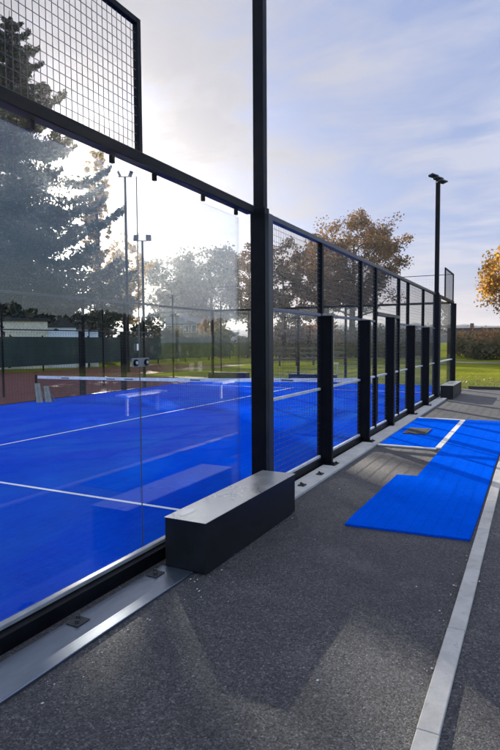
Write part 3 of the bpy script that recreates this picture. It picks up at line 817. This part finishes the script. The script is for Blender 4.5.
# rail fence
p0, p1 = at(262, 40), at(345, 44)
rf = thing('rail_fence', 'dark wooden rail fence across the grass behind the end wall', 'fence', (p0.x, p0.y, GZ))
nx = (p1-p0)
for i in range(6):
    q = p0+nx*(i/5); MB().bbox(q.x-.06, q.x+.06, q.y-.06, q.y+.06, GZ-.02, 1.35, .01).build('post', WOOD, rf)
for z in (.35, .75, 1.15):
    MB().bar((p0.x, p0.y-.08, z), (p1.x, p1.y-.08, z), .11).build('rail', WOOD, rf)
# pale bench on the grass
q = at(330, 27.5); bn = thing('bench', 'pale narrow bench on the grass behind the end wall', 'bench', (q.x, q.y, GZ))
PALE = painted('pale_bench_wood', (.42, .38, .30), .6)
ex = Vector((.95, .3, 0))*.42; ey = Vector((-.3, .95, 0))*.17
def obox(c, ex, ey, z0, z1):
    vs = [c+ex*a+ey*b+Vector((0, 0, z)) for z in (z0, z1) for (a, b) in ((-1, -1), (1, -1), (1, 1), (-1, 1))]
    m = MB(); m.add(vs, [(3, 2, 1, 0), (4, 5, 6, 7), (0, 1, 5, 4), (1, 2, 6, 5), (2, 3, 7, 6), (3, 0, 4, 7)]); return m
qc = Vector((q.x, q.y, GZ))
obox(qc, ex, ey, .64, .70).build('seat', PALE, bn)
for sx in (-1, 1): obox(qc+ex*.85*sx, ex*.08, ey*.9, 0, .64).build('leg', PALE, bn)
# pale pole near it
q = at(333, 31); pp = thing('post', 'thin pale post standing on the grass left of the second fence post', 'post', (q.x, q.y, GZ)); h = height(333, 316, 31)
MB().bar((q.x, q.y, GZ), (q.x, q.y, h), .05, 10, smooth=True).build('shaft', PALE, pp); MB().cyl((q.x, q.y, h), (0, 0, 1), .07, .05, 10).build('cap', GALV, pp)

# buildings
def oriented(px, dist):
    p = at(px, dist); v = Vector((p.x-CAM.x, p.y-CAM.y, 0)).normalized(); return Vector((p.x, p.y, 0)), Vector((v.y, -v.x, 0)), v
def building(name, label, px0, px1, dist, topy, wallm, roofm, roof='flat', win=None, depth=8, gable_px=None, chim=None):
    c0, e, v = oriented((px0+px1)/2, dist)
    W = (px1-px0)/F*dist*1.0; H = height((px0+px1)/2, topy, dist)-GZ
    o = thing(name, label, 'building', (c0.x, c0.y, GZ)); c = c0+Vector((0, 0, GZ))+v*depth/2
    wt = H if roof == 'flat' else H*.78
    obox(c, e*W/2, v*depth/2, -.2, wt).build('wall', wallm, o)
    if roof == 'flat':
        r = obox(c, e*(W/2+.15), v*(depth/2+.2), wt+.002, wt+.22).build('roof', roofm, o)
    else:
        m = MB(); L = W/2+.12; D = depth/2+.2
        if roof == 'ridge':
            vs = [c-e*L-v*D+Vector((0, 0, wt)), c+e*L-v*D+Vector((0, 0, wt)), c+e*L+v*D+Vector((0, 0, wt)), c-e*L+v*D+Vector((0, 0, wt)), c-e*L+Vector((0, 0, H)), c+e*L+Vector((0, 0, H))]
            m.add(vs, [(0, 1, 5, 4), (2, 3, 4, 5), (0, 4, 3), (1, 2, 5), (3, 2, 1, 0)])
        else:
            vs = [c-e*L-v*D+Vector((0, 0, wt)), c+e*L-v*D+Vector((0, 0, wt)), c+e*L+v*D+Vector((0, 0, wt)), c-e*L+v*D+Vector((0, 0, wt)), c-v*D+Vector((0, 0, H)), c+v*D+Vector((0, 0, H))]
            m.add(vs, [(0, 4, 5, 3), (1, 2, 5, 4), (0, 1, 4), (2, 3, 5), (3, 2, 1, 0)])
        r = m.build('roof', roofm, o)
    if chim is not None:
        q = c+e*W/2*chim; obox(q, e*.35, v*.35, wt, H+1.3).build('chimney', wallm, r)
    if win:
        nw, rows, w, h = win
        for rr in range(rows):
            for k in range(nw):
                q = c-v*(depth/2)+e*(W*(k+.5)/nw-W/2); z0 = wt*(rr+.35)/rows
                fr = obox(q-v*.02, e*w/2, v*.05, z0, z0+h).build('window', WINF, o)
                obox(q-v*.075, e*(w/2-.08), v*.01, z0+.08, z0+h-.08).build('pane', PANE, fr)
    return o
WINF = painted('window_frame', (.42, .42, .41), .5); PANE = mat('window_pane', (.03, .035, .042), .1)
BEIGE = painted('beige_render', (.70, .58, .42), .8); WHITEW = painted('white_render', (.86, .86, .85), .8); STONE = concrete('sand_render', (.15, .125, .10)); GREYW = concrete('grey_render', (.16, .165, .18)); BRICK = concrete('red_brick', (.16, .085, .065))
ROOFD = concrete('dark_roof', (.05, .047, .047)); ROOFG = concrete('grey_roof', (.13, .14, .16))
building('shed', 'long beige shed with a flat dark roof at the left edge, behind the green screen', -22, 43, 41.5, 321, BEIGE, ROOFD, 'flat', (9, 1, .35, .5), 4)
building('shed', 'white gabled shed between the beige shed and the smaller white sheds', 48, 75, 42, 316, WHITEW, ROOFD, 'gable', (3, 1, .4, .5), 4)
building('shed', 'plain white low shed right of the gabled one', 77, 88, 42.5, 319, WHITEW, ROOFD, 'ridge', (1, 1, .4, .5), 4)
building('shed', 'smallest white shed, rightmost of the row behind the green screen', 90, 98, 43, 320, WHITEW, ROOFD, 'ridge', (1, 1, .3, .4), 4)
building('apartment_house', 'pale sand-coloured house with several windows behind the second glass pane', 166, 206, 118, 316, STONE, ROOFG, 'ridge', (5, 2, 1.1, 1.5), 10, None, .5)
building('garage', 'low grey building with a flat roof below the orange shrub', 205, 238, 78, 334, GREYW, ROOFG, 'flat', (3, 1, 1.2, 1.0))
building('hall', 'long low grey hall with a flat roof seen through the end of the fence', 388, 436, 120, 331, GREYW, ROOFG, 'flat', (7, 1, 1.8, 1.1), 14)
building('brick_hall', 'long brick hall with a dark roof and one chimney beyond the shrubs at right', 452, 520, 115, 329, BRICK, ROOFD, 'flat', (9, 1, 1.6, 1.2), 14, None, -.38)
hg = thing('hedge', 'long dark overgrown hedge running across the lawn under the brown trees', 'hedge', (at(290, 60).x, at(290, 60).y, GZ))
g = np.random.default_rng(31); n = 15000
tt = g.random(n); q0 = at(150, 66); q1 = at(446, 62); top = 2.2+.5*np.sin(tt*31)+.35*np.sin(tt*77+1)+1.0*(tt < .4)*(1-tt/.4)
P = np.stack([q0.x+(q1.x-q0.x)*tt+g.uniform(-.8, .8, n), q0.y+(q1.y-q0.y)*tt+g.uniform(-.8, .8, n), GZ+g.random(n)**.75*top], 1)-np.array([hg.location.x, hg.location.y, GZ])
P[:, 2] += GZ-hg.location.z
quads('foliage', P, g.normal(size=(n, 3)), .24, L_BUSH, hg, 32)
# path with a low rail beyond the lawn
pa, pb = at(400, 52), at(560, 46)
o = MB(); vv = (pb-pa); nn = Vector((-vv.y, vv.x, 0)).normalized()*1.1
o.add([Vector((pa.x, pa.y, GZ-.012))-nn, Vector((pb.x, pb.y, GZ-.012))-nn, Vector((pb.x, pb.y, GZ-.012))+nn, Vector((pa.x, pa.y, GZ-.012))+nn], [(0, 1, 2, 3)]); o.build('footpath', concrete('path_gravel', (.20, .19, .18)))['kind'] = 'structure'
# far wooded ridge
def ridge():
    g = np.random.default_rng(2); mb = MB(); n = 140; vs = []
    for i in range(n+1):
        px = -200+1000*i/n; a = at(px, 520); h = height(px, 326+3*math.sin(i*.13)+1.2*g.normal(), 520); b = at(px, 700)
        vs += [(a.x, a.y, GZ-1), (a.x, a.y, h*.55), (b.x, b.y, h*1.28)]
    mb.add(vs, [(3*i+k, 3*i+3+k, 3*i+4+k, 3*i+1+k) for i in range(n) for k in (0, 1)], True)
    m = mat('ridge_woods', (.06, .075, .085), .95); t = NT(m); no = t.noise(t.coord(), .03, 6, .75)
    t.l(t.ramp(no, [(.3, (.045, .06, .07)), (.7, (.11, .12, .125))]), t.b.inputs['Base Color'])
    mb.build('hill', m)['kind'] = 'structure'
ridge()
# hedge and benches on the right, outside the frame but mirrored in the glass
hd = thing('hedge', 'long clipped hedge on the far right side of the path, mirrored in the glass', 'hedge', (27, 12, GZ))
g = np.random.default_rng(77); n = 16000
P = np.stack([27+g.uniform(-1.1, 1.1, n), g.uniform(-26, 52, n), GZ+g.uniform(0, 1, n)**.7*(3.4+.5*g.random(n))], 1) - np.array([27, 12, GZ])
P[:, 2] += .35*np.sin(P[:, 1]*.7)*(P[:, 2] > 2)
quads('foliage', P, g.normal(size=(n, 3)), .38, L_DARK, hd, 78)
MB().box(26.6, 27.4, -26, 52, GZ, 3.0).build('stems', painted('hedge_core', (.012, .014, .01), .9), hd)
def white_bench(Yc, lab):
    o = thing('white_bench', lab, 'bench', (5.9, Yc, GZ), 'white benches outside the court')
    MB().bbox(5.72, 6.08, Yc-.8, Yc+.8, .36, .41, .006).build('seat', WHITE, o)
    for y in (Yc-.6, Yc+.6): MB().bbox(5.87, 5.93, y-.03, y+.03, GZ, .359, .005).build('leg', WHITE, o)
white_bench(9.7, 'white bench standing right of the kerb, nearer the camera'); white_bench(14.2, 'white bench standing right of the kerb, farther along')

# ------------------------------------------------------------------ thin autumn haze, also put in to spread a glow round the sun
hz = MB().box(-1300, 1300, -1000, 1600, GZ-2.5, 37).build('haze', bpy.data.materials.new('haze'))
hz['kind'] = 'stuff'; tag(hz, 'thin bright haze in the low autumn sun', 'haze')
hm = hz.data.materials[0]; hm.use_nodes = True; ht = hm.node_tree; ht.nodes.clear()
ho = ht.nodes.new('ShaderNodeOutputMaterial'); hv = ht.nodes.new('ShaderNodeVolumePrincipled')
hv.inputs['Color'].default_value = (.93, .95, 1, 1); hv.inputs['Density'].default_value = .00024; hv.inputs['Anisotropy'].default_value = .82
ht.links.new(hv.outputs[0], ho.inputs['Volume'])
# ------------------------------------------------------------------ light
SUN_AZ, SUN_EL = math.radians(-45.0), math.radians(13.7)
sd = Vector((math.sin(SUN_AZ)*math.cos(SUN_EL), math.cos(SUN_AZ)*math.cos(SUN_EL), math.sin(SUN_EL)))
ld = bpy.data.lights.new('sun', 'SUN'); ld.energy = 5.0; ld.angle = math.radians(.53); ld.color = (1, .91, .78)
so = link(bpy.data.objects.new('sun', ld)); so.rotation_euler = (-sd).to_track_quat('-Z', 'Y').to_euler()
w = bpy.data.worlds.new('World'); sc.world = w; w.use_nodes = True
t = NT(w); t.n.clear() if False else None
bg = t.n['Background']; bg.inputs['Strength'].default_value = .050
sky = t.node('ShaderNodeTexSky'); sky.sky_type = 'NISHITA'; sky.sun_disc = False
sky.sun_elevation = SUN_EL; sky.sun_rotation = SUN_AZ; sky.air_density = 1.0; sky.dust_density = 1.2; sky.ozone_density = 1.6
tc = t.node('ShaderNodeTexCoord'); nrm = t.node('ShaderNodeVectorMath', operation='NORMALIZE'); t.l(tc.outputs['Generated'], nrm.inputs[0])
sp = t.node('ShaderNodeSeparateXYZ'); t.l(nrm.outputs[0], sp.inputs[0])
zz = t.math('ADD', t.math('MAXIMUM', sp.outputs[2], 0.), .14)
cx = t.math('DIVIDE', sp.outputs[0], zz); cy = t.math('DIVIDE', sp.outputs[1], zz)
cb = t.node('ShaderNodeCombineXYZ'); t.l(cx, cb.inputs[0]); t.l(cy, cb.inputs[1])
mp = t.node('ShaderNodeMapping'); mp.inputs['Rotation'].default_value = (0, 0, .5); mp.inputs['Scale'].default_value = (.8, 1.0, 1); t.l(cb.outputs[0], mp.inputs[0])
n1 = t.noise(mp.outputs[0], 1.6, 6, .55, .6); n2 = t.noise(mp.outputs[0], 5.0, 5, .55, .5)
cl = t.math('ADD', t.math('MULTIPLY', n1, .8), t.math('MULTIPLY', n2, .2))
dt = t.node('ShaderNodeVectorMath', operation='DOT_PRODUCT'); t.l(nrm.outputs[0], dt.inputs[0]); dt.inputs[1].default_value = sd
cov = t.math('SUBTRACT', t.map(cl, .36, .60, .78, .98), t.map(dt.outputs['Value'], .5, -.1, 0, .65))
dp = t.math('MAXIMUM', dt.outputs['Value'], 0.)
wide = t.math('POWER', dp, 5.); mid = t.math('POWER', dp, 40.); tight = t.math('POWER', dp, 1500.)
# thin cloud: pale grey-blue away from the sun, warm white towards it
ccol = t.mix(t.map(wide, 0, .85), (4.35, 4.7, 6.1), (3.3, 3.3, 3.7))
ccol = t.mix(t.map(cl, .55, .42, 0, .95), ccol, (2.25, 2.85, 4.85))
col = t.mix(cov, sky.outputs[0], ccol)
def addc(a, fac, c):
    m = t.node('ShaderNodeMix', data_type='RGBA', blend_type='MULTIPLY'); m.inputs[0].default_value = 1; t.l(fac, m.inputs[6]); m.inputs[7].default_value = (*c, 1)
    return t.mix(1., a, m.outputs[2], 'ADD')
# low on the horizon the light is warmer
low = t.math('MULTIPLY', t.map(sp.outputs[2], .16, .0), t.map(dt.outputs['Value'], .2, .9, .25, .75))
col = t.mix(low, col, (5.0, 4.35, 3.95))
# unseen sky overhead and opposite the sun, brightened to lift shade and glass reflections
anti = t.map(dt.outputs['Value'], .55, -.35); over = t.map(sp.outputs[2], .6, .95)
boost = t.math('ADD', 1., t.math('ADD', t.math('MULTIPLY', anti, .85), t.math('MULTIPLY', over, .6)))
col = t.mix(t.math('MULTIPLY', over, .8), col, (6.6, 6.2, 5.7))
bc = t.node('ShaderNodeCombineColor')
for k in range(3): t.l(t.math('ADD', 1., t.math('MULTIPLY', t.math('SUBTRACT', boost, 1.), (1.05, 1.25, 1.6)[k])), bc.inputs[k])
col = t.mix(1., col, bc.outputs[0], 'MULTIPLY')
col = addc(col, mid, (.15, .12, .08)); col = addc(col, tight, (110, 92, 62))
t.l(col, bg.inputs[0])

sc.view_settings.view_transform = 'Standard'; sc.view_settings.look = 'None'; sc.view_settings.gamma = 1; sc.view_settings.exposure = 1.58
sc.view_settings.use_curve_mapping = False
sc.cycles.max_bounces = 8; sc.cycles.transparent_max_bounces = 40; sc.cycles.glossy_bounces = 4; sc.cycles.diffuse_bounces = 3
sc.cycles.use_denoising = True
sc.cycles.sample_clamp_indirect = 6
